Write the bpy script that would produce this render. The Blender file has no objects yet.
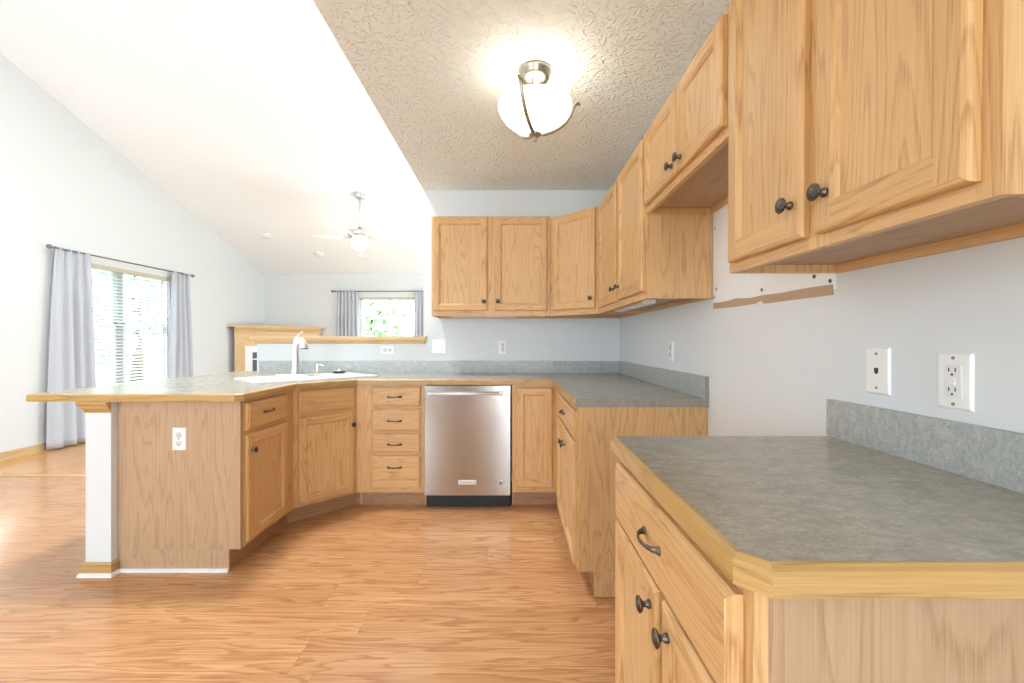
import bpy, bmesh, math, random
from mathutils import Vector, Matrix
random.seed(7)
PI = math.pi
C = bpy.context.scene.collection
SC = bpy.context.scene

# ---------------------------------------------------------------- camera, world, lights, exposure
F = 430.0
cam_d = bpy.data.cameras.new('camera'); cam = bpy.data.objects.new('camera', cam_d); C.objects.link(cam)
cam.location = (0, 0, 1.178); cam.rotation_euler = (PI/2, 0, 0)
cam_d.sensor_width = 36; cam_d.lens = 36*F/1024; cam_d.clip_start = 0.02; cam_d.clip_end = 200
SC.camera = cam
SC.view_settings.view_transform = 'Standard'; SC.view_settings.look = 'None'
SC.view_settings.exposure = 0.30; SC.view_settings.gamma = 1.0; SC.view_settings.use_curve_mapping = False
SC.cycles.max_bounces = 10; SC.cycles.diffuse_bounces = 6; SC.cycles.sample_clamp_indirect = 6

w = bpy.data.worlds.new('sky'); SC.world = w; w.use_nodes = True
bg = w.node_tree.nodes['Background']; bg.inputs[0].default_value = (0.80, 0.90, 1.0, 1); bg.inputs[1].default_value = 6.0

def light(name, kind, loc, rot, energy, color=(1, 1, 1), size=(1, 1), portal=False, soft=0.1):
    d = bpy.data.lights.new(name, kind); o = bpy.data.objects.new(name, d); C.objects.link(o)
    o.location = loc; o.rotation_euler = rot
    d.color = color
    if kind == 'AREA':
        d.shape = 'RECTANGLE'; d.size, d.size_y = size; d.energy = energy
        if portal: d.cycles.is_portal = True
    elif kind == 'SUN':
        d.energy = energy; d.angle = 0.02
    else:
        d.energy = energy; d.shadow_soft_size = soft
    return o
light('sun', 'SUN', (0, -10, 20), (math.radians(35), math.radians(18), 0), 9.0, (1, .96, .88))
# fill lights added behind the camera; the right one streaks the dishwasher
light('rear_fill_right', 'AREA', (0.35, -3.05, 1.15), (PI/2, 0, 0), 19, (.82, .96, 1), (0.95, 2.1))
light('rear_fill_left', 'AREA', (-3.2, -3.05, 1.5), (PI/2, 0, 0), 30, (.82, .96, 1), (2.6, 2.2))
# unseen area light added high in the vault to cast the counter's floor shadow
light('peninsula_shadow_light', 'AREA', (-1.75, 3.05, 4.36), (-math.atan(.327), 0, 0), 120, (.90, .97, 1), (0.55, 0.45))
# fill light added out of view by the left wall, tilted up at the vault
light('left_fill', 'AREA', (-4.95, 3.0, 1.25), (0, -PI/2-.55, 0), 28, (.80, .94, 1), (2.0, 1.7))
# fill light added out of sight behind the kitchen wall, brightening the far vault
light('living_fill', 'AREA', (2.05, 6.3, 1.3), (0, PI/2+.60, 0), 260, (.76, .92, 1), (2.2, 3.2))
# openings of the left and far windows
light('portal_left', 'AREA', (-5.10, 5.54, 1.30), (0, -PI/2, 0), 1, size=(1.6, 1.55), portal=True)
light('portal_far', 'AREA', (-2.51, 8.85, 1.5), (-PI/2, 0, 0), 1, size=(1.25, 1.2), portal=True)

# ---------------------------------------------------------------- node helpers / materials
class N:
    def __init__(s, name):
        s.m = bpy.data.materials.new(name); s.m.use_nodes = True
        s.t = s.m.node_tree; s.b = s.t.nodes['Principled BSDF']
    def n(s, typ, **kw):
        nd = s.t.nodes.new(typ)
        for k, v in kw.items():
            if k.startswith('i_'):
                nd.inputs[k[2:].replace('_', ' ')].default_value = v
            else: setattr(nd, k, v)
        return nd
    def l(s, a, b): s.t.links.new(a, b)
    def noise(s, vec, scale, detail=2, rough=.5, dist=0):
        nd = s.n('ShaderNodeTexNoise'); nd.inputs['Scale'].default_value = scale; nd.inputs['Detail'].default_value = detail
        nd.inputs['Roughness'].default_value = rough; nd.inputs['Distortion'].default_value = dist
        s.l(vec, nd.inputs['Vector']); return nd.outputs['Fac']
    def mapping(s, vec, scale, loc=(0, 0, 0)):
        nd = s.n('ShaderNodeMapping'); nd.inputs['Scale'].default_value = scale; nd.inputs['Location'].default_value = loc
        s.l(vec, nd.inputs['Vector']); return nd.outputs['Vector']
    def math(s, op, a, b=None, clamp=False):
        nd = s.n('ShaderNodeMath', operation=op, use_clamp=clamp)
        for i, v in enumerate((a, b)):
            if v is None: continue
            if isinstance(v, (int, float)): nd.inputs[i].default_value = v
            else: s.l(v, nd.inputs[i])
        return nd.outputs[0]
    def ramp(s, fac, stops):
        nd = s.n('ShaderNodeValToRGB'); e = nd.color_ramp.elements
        while len(e) < len(stops): e.new(0.5)
        for i, (p, c) in enumerate(stops):
            e[i].position = p; e[i].color = (*c, 1) if len(c) == 3 else c
        s.l(fac, nd.inputs[0]); return nd.outputs[0]
    def mix(s, fac, a, b, mode='MIX'):
        nd = s.n('ShaderNodeMix', data_type='RGBA', blend_type=mode)
        for sock, v in ((nd.inputs[0], fac), (nd.inputs[6], a), (nd.inputs[7], b)):
            if isinstance(v, (int, float)): sock.default_value = v
            elif isinstance(v, tuple): sock.default_value = (*v, 1)
            else: s.l(v, sock)
        return nd.outputs[2]
    def bump(s, h, strength=.1, dist=.01):
        nd = s.n('ShaderNodeBump'); nd.inputs['Strength'].default_value = strength; nd.inputs['Distance'].default_value = dist
        s.l(h, nd.inputs['Height']); s.l(nd.outputs[0], s.b.inputs['Normal'])
    def set(s, **kw):
        for k, v in kw.items():
            key = {'color': 'Base Color', 'rough': 'Roughness', 'metal': 'Metallic', 'spec': 'Specular IOR Level', 'coat': 'Coat Weight'}[k]
            sock = s.b.inputs[key]
            if isinstance(v, (int, float)): sock.default_value = v
            elif isinstance(v, tuple): sock.default_value = (*v, 1)
            else: s.l(v, sock)
        return s
def srgb(r, g, b):
    f = lambda c: c/12.92 if c <= .04045 else ((c+.055)/1.055)**2.4
    return (f(r/255), f(g/255), f(b/255))

def plain(name, col, rough=.5, metal=0, spec=.5):
    k = N(name); k.set(color=col, rough=rough, metal=metal, spec=spec); return k.m

def wood(name, light_c, mid_c, dark_c, rough=.36, cath=19, fine=.75, sc=(.8, 8.5)):
    k = N(name)
    uv = k.n('ShaderNodeUVMap').outputs[0]
    tone = k.n('ShaderNodeAttribute', attribute_name='tone').outputs['Fac']
    big = k.noise(k.mapping(uv, (sc[0], sc[1], 1)), 1.0, 1.2, .45, .25)
    wob = k.noise(k.mapping(uv, (4, 90, 1)), 1.0, 2, .5)
    ph = k.math('ADD', k.math('MULTIPLY', big, cath), k.math('MULTIPLY', wob, .55))
    ring = k.math('FRACT', ph)
    ringc = k.ramp(ring, [(0, (0, 0, 0)), (.60, (.12, .12, .12)), (.88, (1, 1, 1)), (1, (0.05, .05, .05))])
    pores = k.noise(k.mapping(uv, (7, 520, 1)), 1.0, 3, .65)
    porc = k.ramp(pores, [(.42, (1, 1, 1)), (.56, (0, 0, 0))])
    strk = k.noise(k.mapping(uv, (1.6, 95, 1)), 1.0, 2, .6)
    base = k.mix(k.math('MULTIPLY', k.ramp(strk, [(.3, (0, 0, 0)), (.75, (1, 1, 1))]), .75), light_c, mid_c)
    porr = k.math('MULTIPLY', k.math('ADD', k.math('MULTIPLY', ringc, .75), .25), porc)
    col = k.mix(k.math('MULTIPLY', ringc, .27), base, dark_c)
    col = k.mix(k.math('MULTIPLY', porr, fine), col, dark_c)
    tn = k.ramp(tone, [(0, (.88, .87, .85)), (1, (1.0, 1.0, 1.0))])
    col = k.mix(1.0, col, tn, 'MULTIPLY')
    k.set(color=col, rough=rough, spec=.45)
    k.bump(pores, .06, .001)
    return k.m

MAT = {}
MAT['oak'] = wood('oak_honey', (.76, .49, .235), (.66, .385, .16), (.40, .195, .07))
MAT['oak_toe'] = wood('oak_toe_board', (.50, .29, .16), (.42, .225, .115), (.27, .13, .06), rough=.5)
MAT['oak_panel'] = wood('oak_veneer', (.74, .485, .24), (.64, .39, .17), (.42, .22, .09), rough=.42, cath=16, fine=.7)
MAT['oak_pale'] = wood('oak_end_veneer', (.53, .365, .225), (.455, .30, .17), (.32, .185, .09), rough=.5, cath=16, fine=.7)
MAT['oak_edge'] = wood('oak_edge_band', (.58, .375, .15), (.47, .28, .09), (.28, .145, .035), rough=.33, cath=12)
MAT['oak_trim'] = wood('oak_trim', (.72, .51, .28), (.64, .43, .21), (.46, .27, .12), rough=.4, cath=5)

def paint(name, col, bumpy=0.0, scale=40, rough=.6):
    k = N(name); k.set(color=col, rough=rough, spec=.3)
    co = k.n('ShaderNodeTexCoord').outputs['Object']
    nz = k.noise(co, 90, 3, .6); k.bump(nz, .05 + bumpy, .002)
    return k.m
MAT['wall'] = paint('wall_paint', (.68, .70, .70))
MAT['wall_k'] = paint('kitchen_wall_paint', (.71, .745, .77))
MAT['white_trim'] = plain('white_trim', (.82, .82, .81), .4)
MAT['bare'] = paint('bare_primer', (.84, .86, .87))

def stomp(name, col, strength, dist):
    k = N(name); co = k.n('ShaderNodeTexCoord').outputs['Object']
    # crow's-foot texture: short ridges fanning out of scattered centres
    vor = k.n('ShaderNodeTexVoronoi', feature='F1'); vor.inputs['Scale'].default_value = 7.0
    k.l(co, vor.inputs['Vector'])
    sub = k.n('ShaderNodeVectorMath', operation='SUBTRACT'); k.l(co, sub.inputs[0]); k.l(vor.outputs['Position'], sub.inputs[1])
    sep = k.n('ShaderNodeSeparateXYZ'); k.l(sub.outputs[0], sep.inputs[0])
    ang = k.math('ARCTAN2', sep.outputs[1], sep.outputs[0])
    n1 = k.noise(co, 22, 2, .5)
    n2 = k.noise(co, 55, 2, .55)
    ridg = k.math('SINE', k.math('ADD', k.math('MULTIPLY', ang, 9), k.math('MULTIPLY', n1, 16)))
    h = k.math('MULTIPLY', k.math('MAXIMUM', ridg, 0), k.ramp(n2, [(.38, (0, 0, 0)), (.62, (1, 1, 1))]))
    h = k.math('ADD', h, k.math('MULTIPLY', n2, .8))
    k.set(color=col, rough=.85, spec=.15)
    k.bump(h, strength, dist)
    return k.m
MAT['ceil'] = stomp('stomped_ceiling', (.87, .905, .89), .8, .006)
MAT['vault'] = stomp('vault_ceiling', (.88, .905, .93), .35, .006)

def laminate(name, a, b, c, rough=.33, f1=20):
    k = N(name); co = k.n('ShaderNodeTexCoord').outputs['Object']
    st = k.mapping(co, (1, 1.6, 1))
    n1 = k.noise(st, f1, 5, .68, .6); n2 = k.noise(co, 160, 3, .7); n3 = k.noise(st, f1*3.2, 4, .65, .4)
    col = k.mix(k.ramp(n1, [(.35, (0, 0, 0)), (.65, (1, 1, 1))]), a, b)
    col = k.mix(k.math('MULTIPLY', k.ramp(n3, [(.50, (0, 0, 0)), (.72, (1, 1, 1))]), .55), col, c)
    col = k.mix(k.math('MULTIPLY', k.ramp(n2, [(.45, (0, 0, 0)), (.7, (1, 1, 1))]), .35), col, tuple(x*.55 for x in a))
    k.set(color=col, rough=rough, spec=.75); k.bump(n2, .02, .001)
    return k.m
MAT['lam'] = laminate('grey_laminate', (.275, .26, .215), (.40, .38, .32), (.56, .51, .41), .22)
MAT['lamv'] = laminate('grey_laminate_splash', (.31, .335, .335), (.47, .49, .485), (.66, .65, .60), .35, 36)
MAT['lamend'] = laminate('grey_laminate_edge', (.22, .205, .17), (.30, .28, .24), (.40, .36, .29), .45)

def floor_mat(name, c1, c2, c3, along_x=True, plank=.19, length=1.22, rough=.19):
    k = N(name); co = k.n('ShaderNodeTexCoord').outputs['Object']
    sep = k.n('ShaderNodeSeparateXYZ'); k.l(co, sep.inputs[0])
    a, b = (sep.outputs[0], sep.outputs[1]) if along_x else (sep.outputs[1], sep.outputs[0])
    row = k.math('FLOOR', k.math('DIVIDE', b, plank))
    wn = k.n('ShaderNodeTexWhiteNoise', noise_dimensions='1D'); k.l(row, wn.inputs['W'])
    ash = k.math('ADD', a, k.math('MULTIPLY', wn.outputs['Value'], length))
    cell = k.math('FLOOR', k.math('DIVIDE', ash, length))
    wn2 = k.n('ShaderNodeTexWhiteNoise', noise_dimensions='2D')
    cb = k.n('ShaderNodeCombineXYZ'); k.l(row, cb.inputs[0]); k.l(cell, cb.inputs[1]); k.l(cb.outputs[0], wn2.inputs['Vector'])
    r = wn2.outputs['Value']
    # grain vector
    gv = k.n('ShaderNodeCombineXYZ')
    k.l(k.math('ADD', a, k.math('MULTIPLY', r, 37)), gv.inputs[0]); k.l(k.math('ADD', b, k.math('MULTIPLY', r, 11)), gv.inputs[1])
    g = gv.outputs[0]
    big = k.noise(k.mapping(g, (1.1, 11, 1)), 1, 2.0, .5, .3)
    ring = k.math('FRACT', k.math('ADD', k.math('MULTIPLY', big, 10), k.math('MULTIPLY', k.noise(k.mapping(g, (8, 90, 1)), 1, 2), .7)))
    ringc = k.ramp(ring, [(0, (0, 0, 0)), (.5, (.2, .2, .2)), (.85, (1, 1, 1)), (1, (.1, .1, .1))])
    strk = k.noise(k.mapping(g, (2.2, 120, 1)), 1, 3, .6)
    stc = k.ramp(strk, [(.35, (0, 0, 0)), (.68, (1, 1, 1))])
    patch = k.noise(k.mapping(g, (1.1, 6, 1), (5, 3, 0)), 1, 2, .5)
    base = k.mix(k.ramp(patch, [(.3, (0, 0, 0)), (.7, (1, 1, 1))]), c1, c2)
    col = k.mix(k.math('MULTIPLY', stc, .50), base, c3)
    col = k.mix(k.math('MULTIPLY', ringc, .62), col, c3)
    col = k.mix(1.0, col, k.ramp(r, [(0, (.90, .88, .86)), (1, (1, 1, 1))]), 'MULTIPLY')
    # seams
    fb = k.math('FRACT', k.math('DIVIDE', b, plank)); fa = k.math('FRACT', k.math('DIVIDE', ash, length))
    seam = k.math('MAXIMUM', k.math('LESS_THAN', fb, .010), k.math('LESS_THAN', fa, .0016))
    col = k.mix(k.math('MULTIPLY', seam, .30), col, tuple(x*.35 for x in c3))
    k.set(color=col, rough=k.math('ADD', k.math('MULTIPLY', strk, .10), rough-.04), spec=.5)
    k.bump(strk, .03, .001)
    return k.m
MAT['floor'] = floor_mat('laminate_floor', (.60, .32, .145), (.71, .42, .215), (.34, .13, .045))
MAT['floor2'] = floor_mat('living_floor', (.66, .33, .11), (.72, .40, .16), (.52, .24, .08), along_x=False, plank=.057, length=.9, rough=.16)

def steel(name, col, rough, axis='h'):
    k = N(name); co = k.n('ShaderNodeTexCoord').outputs['Object']
    nz = k.noise(k.mapping(co, (4, 4, 900) if axis == 'h' else (900, 4, 4)), 1, 2, .5)
    k.set(color=col, metal=1.0, rough=k.math('ADD', k.math('MULTIPLY', nz, .06), rough-.03))
    return k.m
k = N('brushed_steel'); k.set(color=(.47, .47, .465), metal=1.0, rough=.17); MAT['steel'] = k.m
MAT['steel_bar'] = plain('steel_bar', (.80, .79, .76), .25, .35)
MAT['nickel'] = steel('brushed_nickel', (.40, .37, .30), .3)
MAT['nickel_light'] = plain('satin_nickel', (.74, .74, .72), .28, 1)
MAT['pewter'] = None
k = N('antique_pewter'); co = k.n('ShaderNodeTexCoord').outputs['Object']
k.set(color=k.ramp(k.noise(co, 60, 3, .6), [(.35, (.06, .05, .045)), (.65, (.20, .185, .17))]), metal=.9, rough=.33); MAT['pewter'] = k.m
MAT['black'] = plain('black_plastic', (.012, .012, .014), .45)
MAT['dark'] = plain('dark_gap', (.02, .015, .012), .9)
MAT['plate'] = plain('white_plastic', (.84, .85, .85), .3)
MAT['plate2'] = plain('white_plastic_insert', (.78, .79, .80), .35)
MAT['slot'] = plain('slot_dark', (.03, .03, .03), .5)
MAT['porcelain'] = plain('white_sink', (.86, .86, .85), .14)
MAT['torn'] = paint('torn_drywall_paper', (.47, .34, .22), .3)
MAT['screw'] = plain('screw_grey', (.3, .3, .32), .4, .6)
MAT['red'] = plain('badge_red', (.5, .03, .03), .4)
MAT['white_metal'] = plain('white_enamel', (.82, .82, .80), .35)
MAT['vinyl'] = plain('white_vinyl', (.82, .84, .86), .35)
MAT['valance'] = plain('tan_blind_rail', (.50, .44, .35), .6)
MAT['darkmull'] = plain('shaded_mullion', (.45, .46, .50), .5)
MAT['slat'] = plain('blind_slat', (.80, .81, .82), .5)
MAT['bronze'] = plain('rod_metal', (.22, .19, .17), .35, .9)
MAT['whitestone'] = plain('fireplace_surround', (.80, .80, .79), .35)
MAT['firebox'] = plain('firebox_glass', (.09, .10, .13), .2)
MAT['bark'] = plain('bark', (.16, .11, .08), .9)
MAT['grass'] = plain('lawn', (.16, .30, .08), .95)
MAT['cord'] = plain('brown_cord', (.35, .24, .15), .6)
def cloth(name, col):
    k = N(name); co = k.n('ShaderNodeTexCoord').outputs['Object']
    k.set(color=col, rough=.85, spec=.1); k.b.inputs['Sheen Weight'].default_value = .3
    k.bump(k.noise(co, 400, 2, .5), .1, .001); return k.m
MAT['curtain'] = cloth('grey_curtain', (.50, .52, .57))
def leafm(name, col):
    k = N(name); co = k.n('ShaderNodeTexCoord').outputs['Object']
    k.set(color=k.mix(k.noise(co, 3, 3, .6), tuple(c*.7 for c in col), tuple(min(1, c*1.3) for c in col)), rough=.7); return k.m
MAT['leaf1'] = leafm('leaf_green', (.48, .60, .42)); MAT['leaf2'] = leafm('leaf_pale', (.48, .60, .50))
def glass_mat():
    k = N('window_glass'); t = k.t
    tr = k.n('ShaderNodeBsdfTransparent'); gl = k.n('ShaderNodeBsdfGlossy'); gl.inputs['Roughness'].default_value = .02
    mx = k.n('ShaderNodeMixShader'); mx.inputs[0].default_value = .05
    k.l(tr.outputs[0], mx.inputs[1]); k.l(gl.outputs[0], mx.inputs[2])
    k.l(mx.outputs[0], t.nodes['Material Output'].inputs['Surface']); return k.m
MAT['glass'] = glass_mat()
def glow(name, col, s):
    k = N(name); k.set(color=(.9, .9, .88), rough=.3); k.b.inputs['Emission Color'].default_value = (*col, 1); k.b.inputs['Emission Strength'].default_value = s; return k.m
MAT['lampglass'] = glow('lit_alabaster_glass', (1, .96, .84), 1.9)
MAT['fanglass'] = glow('lit_fan_glass', (1, .99, .96), 2.0)

# ---------------------------------------------------------------- mesh builder
class MB:
    def __init__(s): s.v = []; s.f = []; s.uv = []; s.mi = []; s.tone = []; s.sm = []; s.mats = []
    def mat(s, m):
        if m not in s.mats: s.mats.append(m)
        return s.mats.index(m)
    def face(s, pts, uvs=None, m=None, tone=.5, smooth=False):
        i0 = len(s.v); s.v += [tuple(p) for p in pts]; s.f.append(tuple(range(i0, i0+len(pts))))
        s.uv += uvs if uvs else [(0, 0)]*len(pts)
        s.mi.append(s.mat(m)); s.tone.append(tone); s.sm.append(smooth)
    def box(s, x0, x1, y0, y1, z0, z1, g='z', m='oak', tone=None, bev=0, skip=''):
        ou, ov = random.uniform(0, 50), random.uniform(0, 50)
        tone = random.random() if tone is None else tone
        if x0 > x1: x0, x1 = x1, x0
        if y0 > y1: y0, y1 = y1, y0
        if z0 > z1: z0, z1 = z1, z0
        P = lambda i, j, k: Vector((x1 if i else x0, y1 if j else y0, z1 if k else z0))
        faces = {'-z': [(0,0,0),(0,1,0),(1,1,0),(1,0,0)], '+z': [(0,0,1),(1,0,1),(1,1,1),(0,1,1)],
                 '-y': [(0,0,0),(1,0,0),(1,0,1),(0,0,1)], '+y': [(0,1,0),(0,1,1),(1,1,1),(1,1,0)],
                 '-x': [(0,0,0),(0,0,1),(0,1,1),(0,1,0)], '+x': [(1,0,0),(1,1,0),(1,1,1),(1,0,1)]}
        gi = 'xyz'.index(g)
        for kf, c in faces.items():
            if kf in skip.split(','): continue
            ni = 'xyz'.index(kf[1]); pts = [P(*q) for q in c]
            ax = [a for a in range(3) if a != ni]
            if gi in ax: ua = gi; va = [a for a in ax if a != gi][0]
            else: ua, va = ax
            s.face(pts, [(p[ua]+ou, p[va]+ov+(.31 if ni == 1 else 0)) for p in pts], m, tone)
    def ring(s, x0, x1, z0, z1, y, prof, m='oak', stile=None):
        """rectangular moulding on plane y; profile list of (inset, outward height); outward is -y"""
        tones = [random.random() for _ in range(4)]; offs = [(random.uniform(0, 50), random.uniform(0, 50)) for _ in range(4)]
        for (d0, h0), (d1, h1) in zip(prof[:-1], prof[1:]):
            A = [(x0+d0, z0+d0), (x1-d0, z0+d0), (x1-d0, z1-d0), (x0+d0, z1-d0)]
            B = [(x0+d1, z0+d1), (x1-d1, z0+d1), (x1-d1, z1-d1), (x0+d1, z1-d1)]
            flat = stile is not None and abs(h0-h1) < 1e-6 and d1-d0 > .02
            for i in range(4):
                j = (i+1) % 4
                if flat:
                    # full height stiles, rails between
                    if i == 1: q = [(x1-d1, z0+d0), (x1-d0, z0+d0), (x1-d0, z1-d0), (x1-d1, z1-d0)]
                    elif i == 3: q = [(x0+d0, z0+d0), (x0+d1, z0+d0), (x0+d1, z1-d0), (x0+d0, z1-d0)]
                    elif i == 0: q = [(x0+d1, z0+d0), (x1-d1, z0+d0), (x1-d1, z0+d1), (x0+d1, z0+d1)]
                    else: q = [(x0+d1, z1-d1), (x1-d1, z1-d1), (x1-d1, z1-d0), (x0+d1, z1-d0)]
                    hs = [h0]*4
                else:
                    q = [A[i], A[j], B[j], B[i]]; hs = [h0, h0, h1, h1]
                pts = [(a, y-h, b) for (a, b), h in zip(q, hs)]
                ou, ov = offs[i]
                uv = [((a if i in (0, 2) else b)+ou, (b if i in (0, 2) else a)+ov+h) for (a, b), h in zip(q, hs)]
                s.face(pts, uv, m, tones[i])
    def lathe(s, prof, seg=20, m='pewter', axis='z', o=(0, 0, 0), cap=True):
        """prof (r, h) along axis; 'y' means outward -y"""
        def P(r, h, a):
            c, sn = math.cos(a)*r, math.sin(a)*r
            if axis == 'z': return (o[0]+c, o[1]+sn, o[2]+h)
            if axis == 'y': return (o[0]+c, o[1]-h, o[2]+sn)
            return (o[0]+h, o[1]+c, o[2]+sn)
        for (r0, h0), (r1, h1) in zip(prof[:-1], prof[1:]):
            for i in range(seg):
                a, b = 2*PI*i/seg, 2*PI*(i+1)/seg
                if r0 < 1e-6: s.face([P(0, h0, 0), P(r1, h1, b), P(r1, h1, a)][::-1], None, m, .5, True)
                elif r1 < 1e-6: s.face([P(r0, h0, a), P(r0, h0, b), P(0, h1, 0)], None, m, .5, True)
                else: s.face([P(r0, h0, a), P(r0, h0, b), P(r1, h1, b), P(r1, h1, a)], None, m, .5, True)
    def tube(s, pts, r, seg=10, m='nickel', flat=1.0, up=(0, 0, 1), cap=True):
        pts = [Vector(p) for p in pts]; n = len(pts); rr = r if isinstance(r, (list, tuple)) else [r]*n
        rings = []
        for i, p in enumerate(pts):
            t = (pts[min(i+1, n-1)]-pts[max(i-1, 0)]).normalized()
            a = Vector(up); 
            if abs(a.dot(t)) > .95: a = Vector((1, 0, 0))
            x = t.cross(a).normalized(); y = x.cross(t).normalized()
            rings.append([p + x*math.cos(2*PI*k/seg)*rr[i] + y*math.sin(2*PI*k/seg)*rr[i]*flat for k in range(seg)])
        L = 0
        for i in range(n-1):
            for k in range(seg):
                q = (k+1) % seg
                s.face([rings[i][k], rings[i][q], rings[i+1][q], rings[i+1][k]], [(0, 0)]*4, m, .5, True)
        if cap:
            s.face(rings[0][::-1], None, m); s.face(rings[-1], None, m)
    def prism(s, outer, z0, z1, holes=(), m='lam', g='x', side=None):
        """vertical prism with holes"""
        bm = bmesh.new(); ou = random.uniform(0, 20)
        for loop in [outer]+list(holes):
            vs = [bm.verts.new((p[0], p[1], z1)) for p in loop]
            for i in range(len(vs)): bm.edges.new((vs[i], vs[(i+1) % len(vs)]))
        bmesh.ops.triangle_fill(bm, use_beauty=True, use_dissolve=False, edges=bm.edges[:], normal=(0, 0, 1))
        for f in bm.faces:
            c = [v.co.copy() for v in f.verts]
            if f.normal.z < 0: c.reverse()
            uvf = (lambda p: (p.x+ou, p.y)) if g == 'x' else (lambda p: (p.y+ou, p.x))
            s.face(c, [uvf(p) for p in c], m)
            d = [Vector((p.x, p.y, z0)) for p in c][::-1]; s.face(d, [uvf(p) for p in d], m)
        bm.free()
        def area(l): return sum(l[i][0]*l[(i+1) % len(l)][1]-l[(i+1) % len(l)][0]*l[i][1] for i in range(len(l)))
        for li, loop in enumerate([outer]+list(holes)):
            l = list(loop)
            if (area(l) < 0) == (li == 0): l.reverse()
            acc = 0
            for i in range(len(l)):
                a, b = l[i], l[(i+1) % len(l)]; d = math.hypot(b[0]-a[0], b[1]-a[1])
                s.face([(*a, z0), (*b, z0), (*b, z1), (*a, z1)], [(acc, z0), (acc+d, z0), (acc+d, z1), (acc, z1)], side or m); acc += d
    def poly(s, pts2, axis, a, b, m='wall'):
        """extrude polygon lying in a vertical plane along axis x or y"""
        n = len(pts2)
        P = (lambda p, t: (t, p[0], p[1])) if axis == 'x' else (lambda p, t: (p[0], t, p[1]))
        s.face([P(p, a) for p in pts2], None, m); s.face([P(p, b) for p in pts2][::-1], None, m)
        for i in range(n):
            j = (i+1) % n
            s.face([P(pts2[i], a), P(pts2[i], b), P(pts2[j], b), P(pts2[j], a)], None, m)
    def band(s, path, prof, side=1, z=0, m='oak_edge'):
        """sweep profile (outward, dz) along a 2D path with mitres"""
        P = [Vector((p[0], p[1])) for p in path]; n = len(P); nr = []
        for i in range(n-1):
            d = (P[i+1]-P[i]).normalized(); nr.append(Vector((d.y, -d.x))*side)
        off = []
        for i in range(n):
            if i == 0: off.append(nr[0])
            elif i == n-1: off.append(nr[-1])
            else:
                b = (nr[i-1]+nr[i]).normalized(); off.append(b/max(.3, b.dot(nr[i])))
        for i in range(n-1):
            ou, ov = random.uniform(0, 50), random.uniform(0, 50); tone = random.random(); L = (P[i+1]-P[i]).length; acc = 0
            for (d0, h0), (d1, h1) in zip(prof[:-1], prof[1:]):
                w_ = math.hypot(d1-d0, h1-h0)
                q = [P[i]+off[i]*d0, P[i+1]+off[i+1]*d0, P[i+1]+off[i+1]*d1, P[i]+off[i]*d1]; hs = [h0, h0, h1, h1]
                s.face([(a.x, a.y, z+h) for a, h in zip(q, hs)], [(ou, ov+acc), (ou+L, ov+acc), (ou+L, ov+acc+w_), (ou, ov+acc+w_)], m, tone); acc += w_
        for i in (0, n-1):
            s.face([((P[i]+off[i]*d).x, (P[i]+off[i]*d).y, z+h) for d, h in prof], [(d+3, h) for d, h in prof], m, .3)
    def build(s, name, parent=None, fix=True):
        me = bpy.data.meshes.new(name); me.from_pydata([tuple(v) for v in s.v], [], s.f)
        uvl = me.uv_layers.new(name='UVMap')
        for i, u in enumerate(s.uv): uvl.data[i].uv = u
        at = me.attributes.new('tone', 'FLOAT', 'FACE')
        for i, t in enumerate(s.tone): at.data[i].value = t
        for m in s.mats: me.materials.append(MAT[m])
        for i, p in enumerate(me.polygons): p.material_index = s.mi[i]; p.use_smooth = s.sm[i]
        bm = bmesh.new(); bm.from_mesh(me); bmesh.ops.remove_doubles(bm, verts=bm.verts, dist=1e-5)
        if fix: bmesh.ops.recalc_face_normals(bm, faces=bm.faces)
        bm.to_mesh(me); bm.free()
        o = bpy.data.objects.new(name, me); C.objects.link(o)
        if parent is not None: o.parent = parent
        return o

def tag(o, label=None, cat=None, group=None, kind=None):
    if label: o['label'] = label
    if cat: o['category'] = cat
    if group: o['group'] = group
    if kind: o['kind'] = kind
    return o
def thing(name, label, cat, loc=(0, 0, 0), rz=0, group=None):
    o = bpy.data.objects.new(name, None); C.objects.link(o); o.empty_display_size = .1
    o.location = loc; o.rotation_euler = (0, 0, rz); return tag(o, label, cat, group)
def struct(name, mb, parent=None):
    o = mb.build(name, parent); o['kind'] = 'structure'; return o
def copy_tree(o, parent=None):
    c = o.copy(); C.objects.link(c)
    if parent is not None: c.parent = parent
    for ch in [q for q in bpy.data.objects if q.parent == o]: copy_tree(ch, c)
    return c

# ---------------------------------------------------------------- room shell
XW, YB, XL, YF, XE = .905, 3.62, -5.05, 8.79, -.741
ZC = 2.45
vz = lambda y: 2.54+.327*(YF-y)
b = MB(); b.box(-5.25, 1.1, -3.3, 3.77, -.1, 0, m='floor'); struct('floor', b)
b = MB(); b.box(-5.25, 2.2, 3.77, 8.95, -.1, 0, m='floor2'); struct('floor_living', b)
b = MB(); b.box(XL, -2.16, 3.745, 3.795, 0, .007, g='x', m='oak_trim'); struct('trim_1', b)

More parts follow.
